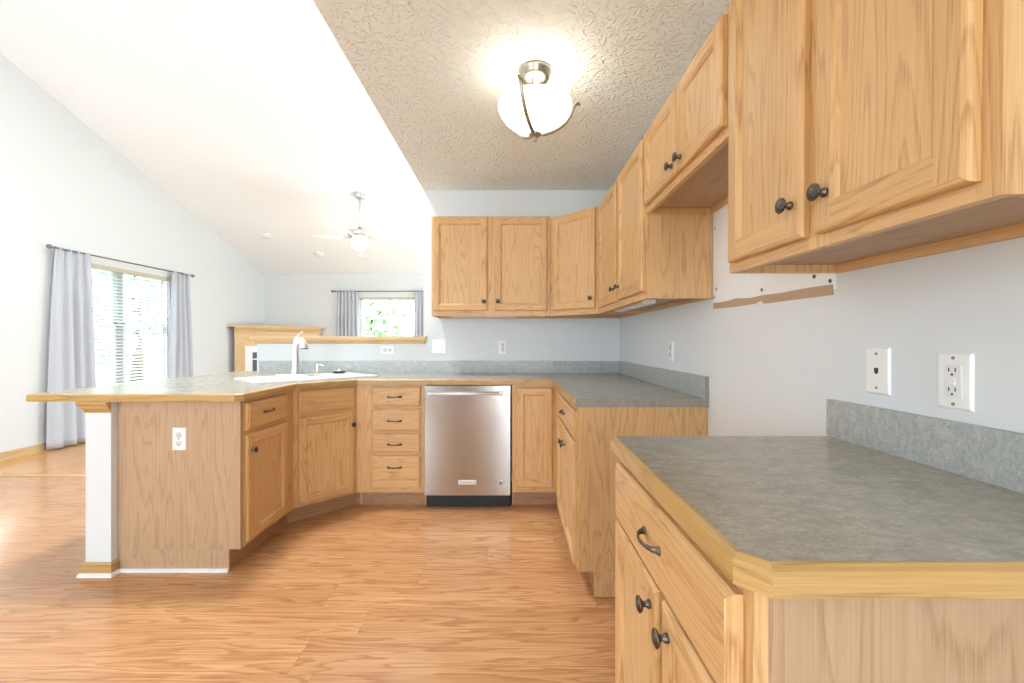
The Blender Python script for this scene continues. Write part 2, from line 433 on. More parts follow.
b = MB()   # left wall with twin window opening
WY0, WY1, WZ0, WZ1 = 4.76, 6.34, .50, 2.12
YR = .6; zr = vz(YR)
b.poly([(-3.3, 0), (WY0, 0), (WY0, vz(WY0)+.05), (YR, zr+.05), (-3.3, zr-.327*(YR+3.3)+.05)], 'x', XL-.15, XL)
b.poly([(WY1, 0), (8.95, 0), (8.95, vz(8.95)+.05), (WY1, vz(WY1)+.05)], 'x', XL-.15, XL)
b.poly([(WY0, 0), (WY1, 0), (WY1, WZ0), (WY0, WZ0)], 'x', XL-.15, XL)
b.poly([(WY0, WZ1), (WY1, WZ1), (WY1, vz(WY1)+.05), (WY0, vz(WY0)+.05)], 'x', XL-.15, XL)
struct('wall_left', b)
b = MB()   # far wall with window opening
FX0, FX1, FZ0, FZ1 = -3.12, -1.90, .90, 2.08
b.box(XL-.15, FX0, YF, YF+.15, 0, 2.62, m='wall'); b.box(FX1, 2.2, YF, YF+.15, 0, 2.62, m='wall')
b.box(FX0, FX1, YF, YF+.15, 0, FZ0, m='wall'); b.box(FX0, FX1, YF, YF+.15, FZ1, 2.62, m='wall')
struct('wall_far', b)
b = MB(); b.box(2.1, 2.2, 3.74, YF, 0, 4.3, m='wall'); struct('wall_living_right', b)
b = MB(); b.poly([(-3.3, 0), (YB, 0), (YB, ZC), (-3.3, ZC)], 'x', XW, XW+.14, m='wall_k'); wr = struct('wall_right', b)
b = MB(); b.box(XE, 2.2, YB, YB+.12, 0, ZC, m='wall_k'); b.box(XE, 2.2, YB, YB+.12, ZC, 4.32, m='wall'); struct('wall_back', b)
b = MB(); b.poly([(-3.3, ZC+.001), (YB, ZC+.001), (YB, vz(YB)+.05), (YR, zr+.05), (-3.3, zr-.327*(YR+3.3)+.05)], 'x', XE, XE+.10); struct('wall_vault_side', b)
b = MB(); b.box(XE-.001, XW+.14, -3.3, YB, ZC, ZC+.10, m='ceil'); struct('ceiling', b)
b = MB()
b.poly([(8.95, vz(8.95)), (YR, zr), (-3.3, zr-.327*(YR+3.3)), (-3.3, zr-.327*(YR+3.3)+.12), (YR, zr+.12), (8.95, vz(8.95)+.12)], 'x', XL-.15, XE, m='vault')
b.poly([(8.95, vz(8.95)), (YB, vz(YB)), (YB, vz(YB)+.12), (8.95, vz(8.95)+.12)], 'x', XE, 2.2, m='vault')
struct('ceiling_vault', b)
# wall behind the camera, with glazing openings
b = MB()
b.box(-5.2, -4.5, -3.3, -3.15, 0, 4.6, m='wall'); b.box(-4.5, -1.9, -3.3, -3.15, 0, .4, m='wall'); b.box(-4.5, -1.9, -3.3, -3.15, 2.6, 4.6, m='wall')
b.box(-1.9, -.13, -3.3, -3.15, 0, 4.6, m='wall'); b.box(-.13, .83, -3.3, -3.15, 2.2, 2.5, m='wall'); b.box(.83, 1.05, -3.3, -3.15, 0, 2.5, m='wall')
struct('wall_rear', b)
MAT['brown_door'] = wood('brown_door_wood', (.20, .10, .05), (.15, .07, .035), (.08, .035, .02))
b = MB(); b.box(-1.24, -.80, -3.14, -3.10, 0, 2.05, m='brown_door'); b.box(-1.30, -1.24, -3.15, -3.09, 0, 2.1, m='brown_door'); b.box(-.80, -.74, -3.15, -3.09, 0, 2.1, m='brown_door'); b.box(-1.24, -.80, -3.15, -3.09, 2.05, 2.11, g='x', m='brown_door'); struct('door_1', b)

# pony walls
b = MB(); b.box(-2.147, XE, YB, YB+.12, 0, 1.16, m='wall_k'); b.box(-2.147, -2.019, 2.165, YB, 0, .876, m='wall_k'); struct('wall_pony', b)
b = MB()
cap = [(-2.155, YB-.001), (XE+.02, YB-.001)]
b.box(-2.185, XE-.001, YB-.035, YB+.155, 1.196, 1.222, g='x', m='oak_trim'); b.box(XE-.001, XE+.022, YB-.035, YB-.001, 1.196, 1.222, g='x', m='oak_trim')
b.band([(-2.155, YB-.001), (XE+.008, YB-.001)], [(0, 1.158), (.008, 1.158), (.012, 1.17), (.022, 1.182), (.026, 1.196), (0, 1.196)], 1, m='oak_trim')
b.band([(-2.147, YB+.121), (-2.147, YB-.001)], [(0, 1.158), (.008, 1.158), (.012, 1.17), (.022, 1.182), (.026, 1.196), (0, 1.196)], -1, m='oak_trim')
struct('trim_2', b)
# end-post trims: crown under bar top, base board, white shoe
def wrap(path, prof, name, m): 
    b = MB(); b.band(path, prof, -1, m=m); return struct(name, b)
P3 = [(-2.019, 2.195), (-2.019, 2.165), (-2.147, 2.165), (-2.147, 3.6)]
wrap(P3[1:], [(0, .82), (.004, .82), (.006, .835), (.014, .843), (.016, .855), (.026, .864), (.028, .876), (0, .876)], 'trim_3', 'oak_edge')
wrap(P3, [(0, .018), (.014, .018), (.014, .055), (.010, .066), (0, .068)], 'trim_4', 'oak_edge')
wrap(P3, [(0, 0), (.024, 0), (.022, .014), (.014, .0185), (0, .0185)], 'trim_5', 'white_trim')
# baseboards in the living room
def baseb(name, x0, x1, y0, y1):
    b = MB(); g = 'x' if abs(x1-x0) > abs(y1-y0) else 'y'; b.box(x0, x1, y0, y1, 0, .085, g=g, m='oak_trim')
    return struct(name, b)
baseb('baseboard_left', XL, XL+.016, -3.1, 7.55); baseb('baseboard_far', -3.75, 2.1, YF-.016, YF)

# bare patch where the hood hung
b = MB(); b.box(XW-.0015, XW-.0001, 1.20, 1.93, 1.325, 1.76, m='bare'); pt = b.build('bare_patch', wr)
b = MB()
tp = [(1.929, 1.350), (1.80, 1.348), (1.74, 1.352), (1.62, 1.343), (1.55, 1.345), (1.45, 1.341), (1.33, 1.342), (1.21, 1.339)]
bt = [(1.208, 1.309), (1.4, 1.312), (1.54, 1.313), (1.56, 1.326), (1.60, 1.318), (1.75, 1.318), (1.929, 1.324)]
b.poly(tp+bt, 'x', XW-.0025, XW-.0014, m='torn'); b.build('torn_paper', wr)
b = MB()
for (y, z) in ((1.915, 1.68), (1.90, 1.41), (1.92, 1.375), (1.555, 1.365), (1.285, 1.372), (1.22, 1.35)):
    b.lathe([(.006, 0), (.006, .0015), (0, .0015)], 8, 'screw', 'x', (XW-.003, y, z))
b.build('anchor_holes', wr)

# ---------------------------------------------------------------- windows, blinds, curtains
def sash(b, y0, y1, z0, z1, x, t=.035, m='vinyl'):
    b.box(x-.03, x, y0, y0+t, z0, z1, m=m); b.box(x-.03, x, y1-t, y1, z0, z1, m=m)
    b.box(x-.03, x, y0, y1, z0, z0+t, m=m); b.box(x-.03, x, y0, y1, z1-t, z1, m=m)
b = MB()
for (y0, y1) in ((WY0, 5.56), (5.64, WY1)):
    sash(b, y0+.01, y1-.01, WZ0+.01, 1.42, XL-.06); sash(b, y0+.01, y1-.01, 1.38, WZ1-.01, XL-.09)
b.box(XL-.10, XL-.055, 5.56, 5.64, WZ0, WZ1, m='darkmull')
b.box(XL-.12, XL-.02, WY0, WY0+.02, WZ0, WZ1, m='vinyl'); b.box(XL-.12, XL-.02, WY1-.02, WY1, WZ0, WZ1, m='vinyl')
win = struct('window_1', b)
b = MB(); b.box(XL-.072, XL-.068, WY0+.04, 5.54, WZ0+.04, 1.39, m='glass'); b.box(XL-.072, XL-.068, 5.66, WY1-.04, WZ0+.04, 1.39, m='glass')
b.box(XL-.107, XL-.103, WY0+.04, 5.54, 1.41, WZ1-.04, m='glass'); b.box(XL-.107, XL-.103, 5.66, WY1-.04, 1.41, WZ1-.04, m='glass'); b.build('window_pane', win)
b = MB(); b.box(XL-.05, XL+.04, WY0-.03, WY1+.03, WZ0-.025, WZ0, g='y', m='white_trim'); b.build('window_sill', win)
def blind(y0, y1, label):
    t = thing('window_blind', label, 'blind', (XL-.025, (y0+y1)/2, WZ0), 0)
    h = (y1-y0)/2; b = MB()
    b.box(-.022, .03, -h, h, WZ1-WZ0-.055, WZ1-WZ0-.002, m='valance'); b.build('head_rail', t)
    b = MB(); z = .05
    while z < WZ1-WZ0-.07:
        b.face([(-.020, -h, z+.009), (.020, -h, z-.009), (.020, h, z-.009), (-.020, h, z+.009)], None, 'slat')
        b.face([(-.020, -h, z+.0115), (-.020, h, z+.0115), (.020, h, z-.0065), (.020, -h, z-.0065)], None, 'slat')
        z += .042
    b.build('slats', t, fix=False)
    b = MB(); b.box(-.022, .022, -h, h, .005, .03, m='slat'); b.build('bottom_rail', t)
    b = MB()
    for yy in (-h*.6, h*.6):
        b = MB(); b.box(.0225, .0235, yy-.006, yy+.006, .02, WZ1-WZ0-.05, m='slat'); b.build('ladder_tape', t)
blind(WY0+.022, WY1-.022, 'wide white slatted blind hanging in the double window on the left wall')

b = MB()
y = YF+.06
def fr(b, x0, x1, z0, z1, y, t=.04):
    b.box(x0, x0+t, y, y+.03, z0, z1, m='vinyl'); b.box(x1-t, x1, y, y+.03, z0, z1, m='vinyl')
    b.box(x0, x1, y, y+.03, z0, z0+t, m='vinyl'); b.box(x0, x1, y, y+.03, z1-t, z1, m='vinyl')
fr(b, FX0+.005, -2.50, FZ0+.005, FZ1-.005, y); fr(b, -2.54, FX1-.005, FZ0+.005, FZ1-.005, y+.035)
b.box(FX0, FX1, YF+.005, YF+.05, FZ1-.03, FZ1, m='valance')
w2 = struct('window_2', b)
b = MB(); b.box(FX0+.04, -2.53, y+.012, y+.016, FZ0+.04, FZ1-.04, m='glass'); b.box(-2.51, FX1-.04, y+.047, y+.051, FZ0+.04, FZ1-.04, m='glass'); b.build('window_pane', w2)
b = MB(); b.box(FX0-.03, FX1+.03, YF-.04, YF+.05, FZ0-.025, FZ0, g='x', m='white_trim'); b.build('window_sill', w2)

def curtain(name_label, loc, rz, wt, wb, h, folds, seed, lift=0):
    """hangs from z=h; local x along the rod, y away from the wall is -y"""
    rnd = random.Random(seed); nx, nz = folds*22, 30; b = MB(); ph = [rnd.uniform(-.5, .5) for _ in range(folds+1)]
    am = [rnd.uniform(.7, 1.25) for _ in range(folds+1)]
    def P(i, k):
        u = i/nx; f = k/nz; z = h*f
        wd = wb+(wt-wb)*(f**1.6); x = (u-.5)*wd
        j = min(int(u*folds), folds-1)
        w0 = u*folds-j; a = (.034-.020*max(0, f-.7)/.3)*(am[j]*(1-w0)+am[j+1]*w0)
        yy = a*math.sin(2*PI*(u*folds)+.8*math.sin(4*u+seed)*(1-f)+1.3*f) + .010*math.sin(5*u+seed+3*f) + .012*max(0, f-.80)/.2*math.sin(2*PI*u*folds*2.5+seed)
        return Vector((x+.006*math.sin(u*folds*PI*2+1.2), yy, z))
    for k in range(nz):
        for i in range(nx):
            b.face([P(i, k), P(i+1, k), P(i+1, k+1), P(i, k+1)], None, 'curtain', .5, True)
    t = thing('curtain', name_label, 'curtain', loc, rz)
    o = b.build('curtain_panel', t, fix=False)
    md = o.modifiers.new('t', 'SOLIDIFY'); md.thickness = .003; md.offset = 0
    return t
def rod(label, p0, p1, group=None):
    a, c = Vector(p0), Vector(p1); L = (c-a).length; d = (c-a)/L
    rz = math.atan2(d.y, d.x)
    t = thing('curtain_rod', label, 'curtain rod', p0, rz)
    b = MB(); b.tube([(0, 0, 0), (L, 0, 0)], .009, 10, 'bronze'); b.build('pole', t)
    for x, sgn in ((0, -1), (L, 1)):
        b = MB(); b.lathe([(.009, 0), (.012, .004*1), (.012, .01), (.018, .02), (.026, .035), (.026, .045), (.018, .058), (0, .064)], 14, 'bronze', 'x', (0, 0, 0))
        o = b.build('finial', t); o.location = (x, 0, 0); o.rotation_euler = (0, 0, 0 if sgn > 0 else PI)
    for x in (.10, L-.10):
        b = MB(); b.box(x-.006, x+.006, .0, .068, -.008, .008, m='bronze'); b.box(x-.012, x+.012, .066, .075, -.03, .03, m='bronze'); b.build('bracket', t)
    return t
# left window: wall faces +X, so local y (to wall) = -X  => rotz = 90deg
rod('dark curtain rod above the slatted double window on the left wall', (XL+.077, 4.66, 2.20), (XL+.077, 6.66, 2.20))
curtain('wide grey curtain at the left end of the left window, reaching the floor', (XL+.077, 4.88, .012), PI/2, .39, .58, 2.20, 4, 3)
curtain('grey curtain on the right side of the slatted left window', (XL+.077, 6.47, .012), PI/2, .34, .50, 2.20, 4, 8)
rod('dark curtain rod above the small window on the far wall', (-3.60, YF-.077, 2.195), (-1.55, YF-.077, 2.195))
curtain('light grey curtain left of the far window, above the ledge', (-3.33, YF-.077, .012), 0, .44, .50, 2.195, 6, 5)
curtain('light grey curtain right of the far window, beside the kitchen wall', (-1.83, YF-.077, .012), 0, .30, .34, 2.195, 4, 11)

# ---------------------------------------------------------------- cabinet parts
DOORP = lambda sw: [(0, 0), (0, .012), (.003, .0165), (.009, .019), (sw-.012, .019), (sw-.009, .0165), (sw-.003, .013), (sw, .0085)]
def door(parent, x0, x1, z0, z1, knob=None, name='door', sw=.057):
    o = MB(); o.ring(x0, x1, z0, z1, 0, DOORP(sw), 'oak', stile=True)
    ou, ov = random.uniform(0, 50), random.uniform(0, 50); d = sw; tn = random.uniform(.5, 1)
    q = [(x0+d, z0+d), (x1-d, z0+d), (x1-d, z1-d), (x0+d, z1-d)]
    o.face([(a, -.0085, c) for a, c in q], [(c+ou, a+ov) for a, c in q], 'oak_panel', tn)
    o.face([(x0, 0, z0), (x0, 0, z1), (x1, 0, z1), (x1, 0, z0)], None, 'oak')
    d_ = o.build(name, parent); d_.location.y = -.0006
    if knob:
        kb = MB(); kb.lathe([(0, 0), (.0085, 0), (.009, .003), (.0075, .006), (.0055, .010), (.0060, .014), (.0125, .0175), (.0160, .0205), (.0165, .023), (.0150, .0245), (.0125, .0242), (.0115, .0255), (.006, .0275), (0, .028)], 22, 'pewter', 'y', (0, 0, 0))
        k_ = kb.build('knob', d_); k_.location = (knob[0], -.0192, knob[1])
    return d_
SLABP = [(0, 0), (0, .010), (.003, .014), (.007, .0155), (.0115, .0165), (.0130, .019)]
def pull(parent, x, z, L=.090):
    b = MB(); n = 14; pts = []; r = []
    for i in range(n+1):
        t = i/n; u = (t-.5)*L; y = -.0242*(math.sin(PI*t)**.45) if 0 < t < 1 else 0
        pts.append((u, y, 0)); r.append(.0042+.003*abs(2*t-1)**3)
    b.tube(pts, r, 8, 'pewter', flat=.62, up=(0, 1, 0))
    for sgn in (-1, 1): b.lathe([(0, 0), (.0085, 0), (.0085, .003), (.006, .005), (0, .006)], 14, 'pewter', 'y', (sgn*L/2, 0, 0))
    o = b.build('handle', parent); o.location = (x, -.0188, z); return o
def drawer(parent, x0, x1, z0, z1, handle=True, name='drawer'):
    o = MB(); o.ring(x0, x1, z0, z1, 0, SLABP, 'oak')
    ou, ov = random.uniform(0, 50), random.uniform(0, 50); d = .013
    q = [(x0+d, z0+d), (x1-d, z0+d), (x1-d, z1-d), (x0+d, z1-d)]
    o.face([(a, -.019, c) for a, c in q], [(a+ou, c+ov) for a, c in q], 'oak', random.uniform(.2, 1))
    o.face([(x0, 0, z0), (x0, 0, z1), (x1, 0, z1), (x1, 0, z0)], None, 'oak')
    d_ = o.build(name, parent); d_.location.y = -.0006
    if handle: pull(d_, (x0+x1)/2 if handle is True else handle[0], (z0+z1)/2 if handle is True else handle[1])
    return d_
def face_frame(b, w, z0, z1, vs, hs, t=.019):
    """vs: stile x-ranges, hs: rail (x0, x1, z0, z1)"""
    for (a, c) in vs: b.box(a, c, 0, t, z0, z1, 'z', 'oak')
    for (a, c, p, q) in hs: b.box(a, c, 0.0002, t, p, q, 'x', 'oak')
def base_body(parent, w, depth, vs, hs, toe=.075, toeh=.115, top=.8755, left='oak_panel', right='oak_panel', toe_x0=.012):
    b = MB(); face_frame(b, w, toeh, top, vs, hs)
    b.box(0, .012, .019, depth, toeh, top, 'z', left); b.box(w-.012, w, .019, depth, toeh, top, 'z', right)
    b.box(0, .012, toe, depth, 0, toeh, 'z', left); b.box(w-.012, w, toe, depth, 0, toeh, 'z', right)
    b.box(.012, w-.012, .0195, depth, toeh, toeh+.012, 'x', 'oak_panel')
    b.box(.012, w-.012, .10, .11, toeh+.012, top, 'z', 'dark')
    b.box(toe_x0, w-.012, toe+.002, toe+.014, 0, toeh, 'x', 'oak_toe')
    b.box(.012, w-.012, depth-.01, depth, toeh, top, 'z', 'oak_panel')
    return b.build('body', parent)

# near base cabinet
t = thing('base_cabinet', 'base cabinet under the nearest grey countertop, with a drawer over two doors', 'base cabinet', (.297, 1.19, 0), -PI/2)
W = .66
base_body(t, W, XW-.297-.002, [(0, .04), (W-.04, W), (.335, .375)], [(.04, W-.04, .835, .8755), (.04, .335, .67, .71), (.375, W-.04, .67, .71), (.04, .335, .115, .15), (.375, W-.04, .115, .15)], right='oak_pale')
drawer(t, .025, .640, .703, .854, handle=(.335, .783))
door(t, .025, .360, .135, .695, knob=(.325, .650)); door(t, .385, .640, .135, .695, knob=(.425, .650))

# far run, right leg
t = thing('base_cabinet', 'base cabinet at the end of the far right counter, wide drawer over two doors', 'base cabinet', (.305, 2.80, 0), -PI/2)
W = .815
base_body(t, W, XW-.305-.002, [(0, .07), (W-.04, W), (.41, .46)], [(.07, W-.04, .835, .8755), (.07, .41, .69, .73), (.46, W-.04, .69, .73), (.07, .41, .115, .15), (.46, W-.04, .115, .15)], right='oak_panel')
drawer(t, .06, .785, .720, .853); door(t, .06, .425, .133, .705, knob=(.39, .62)); door(t, .44, .785, .133, .705, knob=(.475, .62))

# corner unit right of the dishwasher
t = thing('corner_cabinet', 'corner base cabinet right of the dishwasher with one narrow door', 'base cabinet', (0, 3.03, 0), 0)
b = MB(); face_frame(b, .305, .115, .8755, [(0, .045), (.265, .305)], [(.045, .265, .835, .8755), (.045, .265, .115, .16)])
b.box(0, .012, .019, .585, .115, .8755, 'z', 'oak_panel'); b.box(0, .012, .077, .585, 0, .115, 'z', 'oak_panel'); b.box(.012, .90, .575, .585, 0, .8755, 'z', 'oak_panel')
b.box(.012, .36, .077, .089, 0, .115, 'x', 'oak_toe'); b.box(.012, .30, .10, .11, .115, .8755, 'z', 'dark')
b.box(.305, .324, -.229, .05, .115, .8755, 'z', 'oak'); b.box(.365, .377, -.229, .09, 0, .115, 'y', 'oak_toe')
b.build('body', t)
door(t, .033, .284, .152, .853)

# drawer bank left of the dishwasher
t = thing('drawer_cabinet', 'four drawer base cabinet left of the dishwasher', 'base cabinet', (-1.094, 3.03, 0), 0)
W = .478
zs = [(.725, .860), (.550, .704), (.398, .532), (.147, .374)]
base_body(t, W, .585, [(0, .125), (W-.045, W)], [(.125, W-.045, .845, .8755), (.125, W-.045, .69, .73), (.125, W-.045, .52, .56), (.125, W-.045, .36, .405), (.125, W-.045, .115, .16)], toe_x0=-.034)
for (a, c), hz in zip(zs, (.79, .622, .457, .297)): drawer(t, .107, .450, a, c, handle=(.272, hz))

# diagonal sink base
t = thing('sink_cabinet', 'diagonal sink base cabinet below the white sink, false drawer over one door', 'base cabinet', (-1.39, 2.732, 0), PI/4)
W = .419
b = MB(); face_frame(b, W, .115, .8755, [(0, .045), (W-.045, W)], [(.045, W-.045, .84, .8755), (.045, W-.045, .69, .73), (.045, W-.045, .115, .155)])
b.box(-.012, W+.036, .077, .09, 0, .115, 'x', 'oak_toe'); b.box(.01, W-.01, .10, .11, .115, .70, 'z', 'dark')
b.build('body', t)
drawer(t, .030, .396, .718, .860, handle=False, name='false_drawer_front')
door(t, .030, .396, .135, .690, knob=(.380, .603))

# peninsula base
t = thing('peninsula_cabinet', 'peninsula base cabinet with end panel, one drawer over one door, beside the white post', 'base cabinet', (-1.39, 2.20, 0), PI/2)
W = .532
b = MB(); face_frame(b, W, .115, .8755, [(0, .045), (.425, W)], [(.045, .425, .84, .8755), (.045, .425, .69, .73), (.045, .425, .115, .155)])
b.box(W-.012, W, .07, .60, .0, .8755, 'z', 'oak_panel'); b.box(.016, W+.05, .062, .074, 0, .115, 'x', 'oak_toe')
b.box(.016, W, .590, .60, 0, .8755, 'z', 'oak_panel'); b.box(.02, W-.02, .10, .11, .115, .8755, 'z', 'dark')
b.build('body', t)
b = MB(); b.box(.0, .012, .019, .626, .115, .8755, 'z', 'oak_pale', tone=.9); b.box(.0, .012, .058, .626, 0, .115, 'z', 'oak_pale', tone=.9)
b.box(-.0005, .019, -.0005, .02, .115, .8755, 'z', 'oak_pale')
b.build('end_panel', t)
b = MB(); b.box(-.010, -.0003, .060, .61, 0, .018, 'x', 'white_trim'); b.build('base_shoe', t)
drawer(t, .035, .432, .712, .857, handle=(.225, .79)); door(t, .035, .432, .137, .690, knob=(.068, .607))

# dishwasher
t = thing('dishwasher', 'stainless steel dishwasher with a bar handle', 'dishwasher', (-.3125, 3.01, 0), 0)
b = MB(); b.box(-.298, .298, .03, .58, .10, .872, m='black'); b.box(-.298, .298, .07, .58, 0, .10, m='black'); b.build('tub', t)
b = MB(); b.box(-.302, .302, 0, .03, .099, .870, m='steel'); o = b.build('door_panel', t)
md = o.modifiers.new('b', 'BEVEL'); md.width = .003; md.segments = 2
b = MB(); b.tube([(-.262, -.038, .815), (.235, -.038, .815)], .0095, 14, 'steel_bar', flat=1)
for x in (-.250, .223): b.lathe([(.008, 0), (.008, .036)], 10, 'steel_bar', 'y', (x, -.002, .815))
for x in (-.268, .229): b.lathe([(0, 0), (.0125, 0), (.0125, .022), (0, .022)], 14, 'steel_bar', 'x', (x-.002, -.038, .815))
b.build('handle', t)
b = MB(); b.box(-.062, .062, -.003, .0, .178, .208, m='plate'); bd = b.build('badge', t)
def text(body, size, loc, parent, m, name='lettering'):
    cu = bpy.data.curves.new(name, 'FONT'); cu.body = body; cu.size = size; cu.extrude = .0006; cu.align_x = 'CENTER'; cu.align_y = 'CENTER'; cu.resolution_u = 3; cu.space_character = 1.1
    o = bpy.data.objects.new(name, cu); C.objects.link(o)
    bpy.context.view_layer.update(); me = bpy.data.meshes.new_from_object(o); bpy.data.objects.remove(o)
    o = bpy.data.objects.new(name, me); C.objects.link(o); me.materials.append(MAT[m]); o.parent = parent; o.location = loc; o.rotation_euler = (PI/2, 0, 0); return o
text('KitchenAid', .0205, (0, -.0036, .193), bd, 'slot')
b = MB(); b.lathe([(0, 0), (.017, 0), (.017, .002), (0, .002)], 24, 'plate', 'y', (.233, 0, .190)); sb = b.build('sticker', t)
b = MB(); b.box(.224, .236, -.0028, -.0021, .182, .200, m='slot'); b.box(.235, .243, -.0028, -.0021, .182, .190, m='red'); b.build('sticker_mark', sb)
b = MB(); b.box(-.298, .298, .055, .069, .002, .097, m='black'); b.build('toe_kick', t)

# ---------------------------------------------------------------- countertops
EDGE = [(0, 0), (.004, 0), (.012, -.006), (.0125, -.010), (.0125, -.038), (0, -.038)]
E = .0125
t = thing('countertop', 'long grey countertop around the sink, peninsula and far corner with oak edge', 'countertop', (0, 0, .876))
cx0, cx1 = -2.44, .28
A, B_ = (-1.365, 2.715), (-1.08, 3.0)
path = [(cx1, 1.975), (cx1, 3.0), B_, A, (-1.365, 2.190), (-1.395, 2.160), (cx0, 2.160), (cx0, 3.82)]
# inset path for laminate
def inset(path, d, side):
    P = [Vector(p) for p in path]; nr = []
    for i in range(len(P)-1):
        q = (P[i+1]-P[i]).normalized(); nr.append(Vector((q.y, -q.x))*side)
    out = []
    for i in range(len(P)):
        if i == 0: o_ = nr[0]
        elif i == len(P)-1: o_ = nr[-1]
        else: b2 = (nr[i-1]+nr[i]).normalized(); o_ = b2/max(.3, b2.dot(nr[i]))
        out.append(tuple(P[i]-o_*d))
    return out
ip = inset(path, E, -1)
# sink frame (45 deg)
S0 = Vector((-1.285, 2.925)); SU = Vector((.7071, .7071)); SN = Vector((-.7071, .7071))
sp = lambda u, n: tuple(S0+SU*u+SN*n)
outer = ip + [(-2.16, 3.82), (-2.16, YB-.001), (XW-.001, YB-.001), (XW-.001, 1.975)]
hole = [sp(-.37, .05), sp(.37, .05), sp(.37, .47), sp(-.37, .47)]
b = MB(); b.prism(outer, 0, .038, [hole], 'lam', side='lamend'); b.build('top', t)
b = MB(); b.band(ip, EDGE, -1, z=.038); b.build('edge_band', t)
b = MB(); b.box(-2.12, XW-.019, YB-.018, YB-.001, .038, .1396, m='lamv'); b.box(XW-.018, XW-.001, 1.976, YB-.018, .038, .1396, m='lamv')
b.box(XW-.018, XW-.001, 1.9745, 1.976, .038, .1396, m='lamend'); b.build('backsplash', t)

t = thing('countertop', 'nearest grey countertop with oak edge and clipped corner', 'countertop', (0, 0, .876))
path = [(XW-.001, .505), (.306, .505), (.275, .536), (.275, 1.20)]
ip = inset(path, E, -1)
b = MB(); b.prism([ip[0]] + ip[1:] + [(XW-.001, 1.20)], 0, .038, [], 'lam', side='lamend'); b.build('top', t)
b = MB(); b.band(ip, EDGE, -1, z=.038); b.build('edge_band', t)
b = MB(); b.box(XW-.018, XW-.001, .505, 1.213, .038, .1396, m='lamv'); b.build('backsplash', t)

# ---------------------------------------------------------------- sink, faucet
t = thing('kitchen_sink', 'white double bowl drop-in sink set diagonally in the counter corner', 'sink', (S0.x, S0.y, .914), PI/4)
def rrect(x0, x1, y0, y1, r, n=5):
    out = []
    for (cx, cy, a0) in ((x1-r, y0+r, -PI/2), (x1-r, y1-r, 0), (x0+r, y1-r, PI/2), (x0+r, y0+r, PI)):
        for i in range(n+1): a = a0+PI/2*i/n; out.append((cx+math.cos(a)*r, cy+math.sin(a)*r))
    return out
b = MB()
H1, H2 = rrect(-.355, -.02, .06, .41, .05), rrect(.02, .355, .06, .41, .05)
b.prism(rrect(-.415, .415, 0, .53, .03), .0003, .011, [H1, H2], 'porcelain'); b.build('rim', t)
for Hh in (H1, H2):
    b = MB(); cx = sum(p[0] for p in Hh)/len(Hh); cy = sum(p[1] for p in Hh)/len(Hh); n = len(Hh)
    lv = [(1, .009), (.985, -.01), (.96, -.15), (.86, -.178), (.1, -.185)]
    for (s0, z0), (s1, z1) in zip(lv[:-1], lv[1:]):
        for i in range(n):
            j = (i+1) % n; q = lambda k, s_, z_: (cx+(Hh[k][0]-cx)*s_, cy+(Hh[k][1]-cy)*s_, z_)
            b.face([q(i, s0, z0), q(j, s0, z0), q(j, s1, z1), q(i, s1, z1)], None, 'porcelain', .5, True)
    b.face([(cx+(p[0]-cx)*.1, cy+(p[1]-cy)*.1, -.185) for p in Hh], None, 'nickel_light')
    b.build('bowl', t, fix=False)
fp = sp(0.0, .468)
t = thing('faucet', 'satin nickel pull-down kitchen faucet standing behind the sink', 'faucet', (fp[0]-.02, fp[1], .925), 0); t.scale = (1.12, 1.12, 1.12)
b = MB(); b.lathe([(0, 0), (.030, 0), (.030, .004), (.0265, .012), (.024, .06), (.0205, .14), (.0185, .20), (.018, .235), (.012, .25), (0, .253)], 24, 'nickel_light'); b.build('body', t)
b = MB(); b.tube([(0, -.002, .185), (.008, -.006, .215), (.022, -.012, .238), (.042, -.02, .240), (.058, -.026, .225), (.068, -.030, .20), (.072, -.032, .178)], [.016, .016, .0165, .0175, .0195, .024, .0285], 16, 'nickel_light'); b.build('spout', t)
b = MB(); b.lathe([(0, 0), (.024, 0), (.024, .004)], 16, 'slot', 'z', (.0722, -.032, .1755)); b.build('spray_face', t)
b = MB(); b.tube([(-.012, 0, .215), (.0, 0, .245), (.022, 0, .275), (.045, 0, .292)], [.010, .009, .0075, .006], 10, 'nickel_light', flat=.7); b.build('lever', t)
b = MB(); b.prism([(-.125+.02*0, -.028)] + [(.10, -.028), (.125, 0), (.10, .028), (-.10, .028), (-.125, 0)][0:5], .0003-.0001, .004, [], 'nickel_light'); b.build('deck_plate', t)
dp = sp(.135, .455)
t = thing('soap_dispenser', 'small nickel soap dispenser between the faucet and the round stopper', 'soap dispenser', (dp[0], dp[1], .9252), 0)
b = MB(); b.lathe([(0, 0), (.019, 0), (.018, .006), (.012, .012), (.0105, .05), (.012, .062), (.009, .075), (0, .078)], 18, 'nickel_light'); b.build('bottle_neck', t)
b = MB(); b.tube([(0, 0, .066), (.025, -.008, .072), (.055, -.018, .066)], [.007, .006, .005], 10, 'nickel_light'); b.build('spout', t)
kp = sp(.30, .448)
t = thing('sink_stopper', 'round black and silver stopper lying on the sink rim', 'sink stopper', (kp[0], kp[1], .9252), 0)
b = MB(); b.lathe([(0, 0), (.038, 0), (.047, .005), (.048, .012), (.044, .017)], 26, 'black'); b.build('seal', t)
b = MB(); b.lathe([(.044, .017), (.040, .021), (.030, .020), (.012, .018), (.010, .028), (.006, .031), (0, .031)], 26, 'nickel_light'); b.build('cap', t)

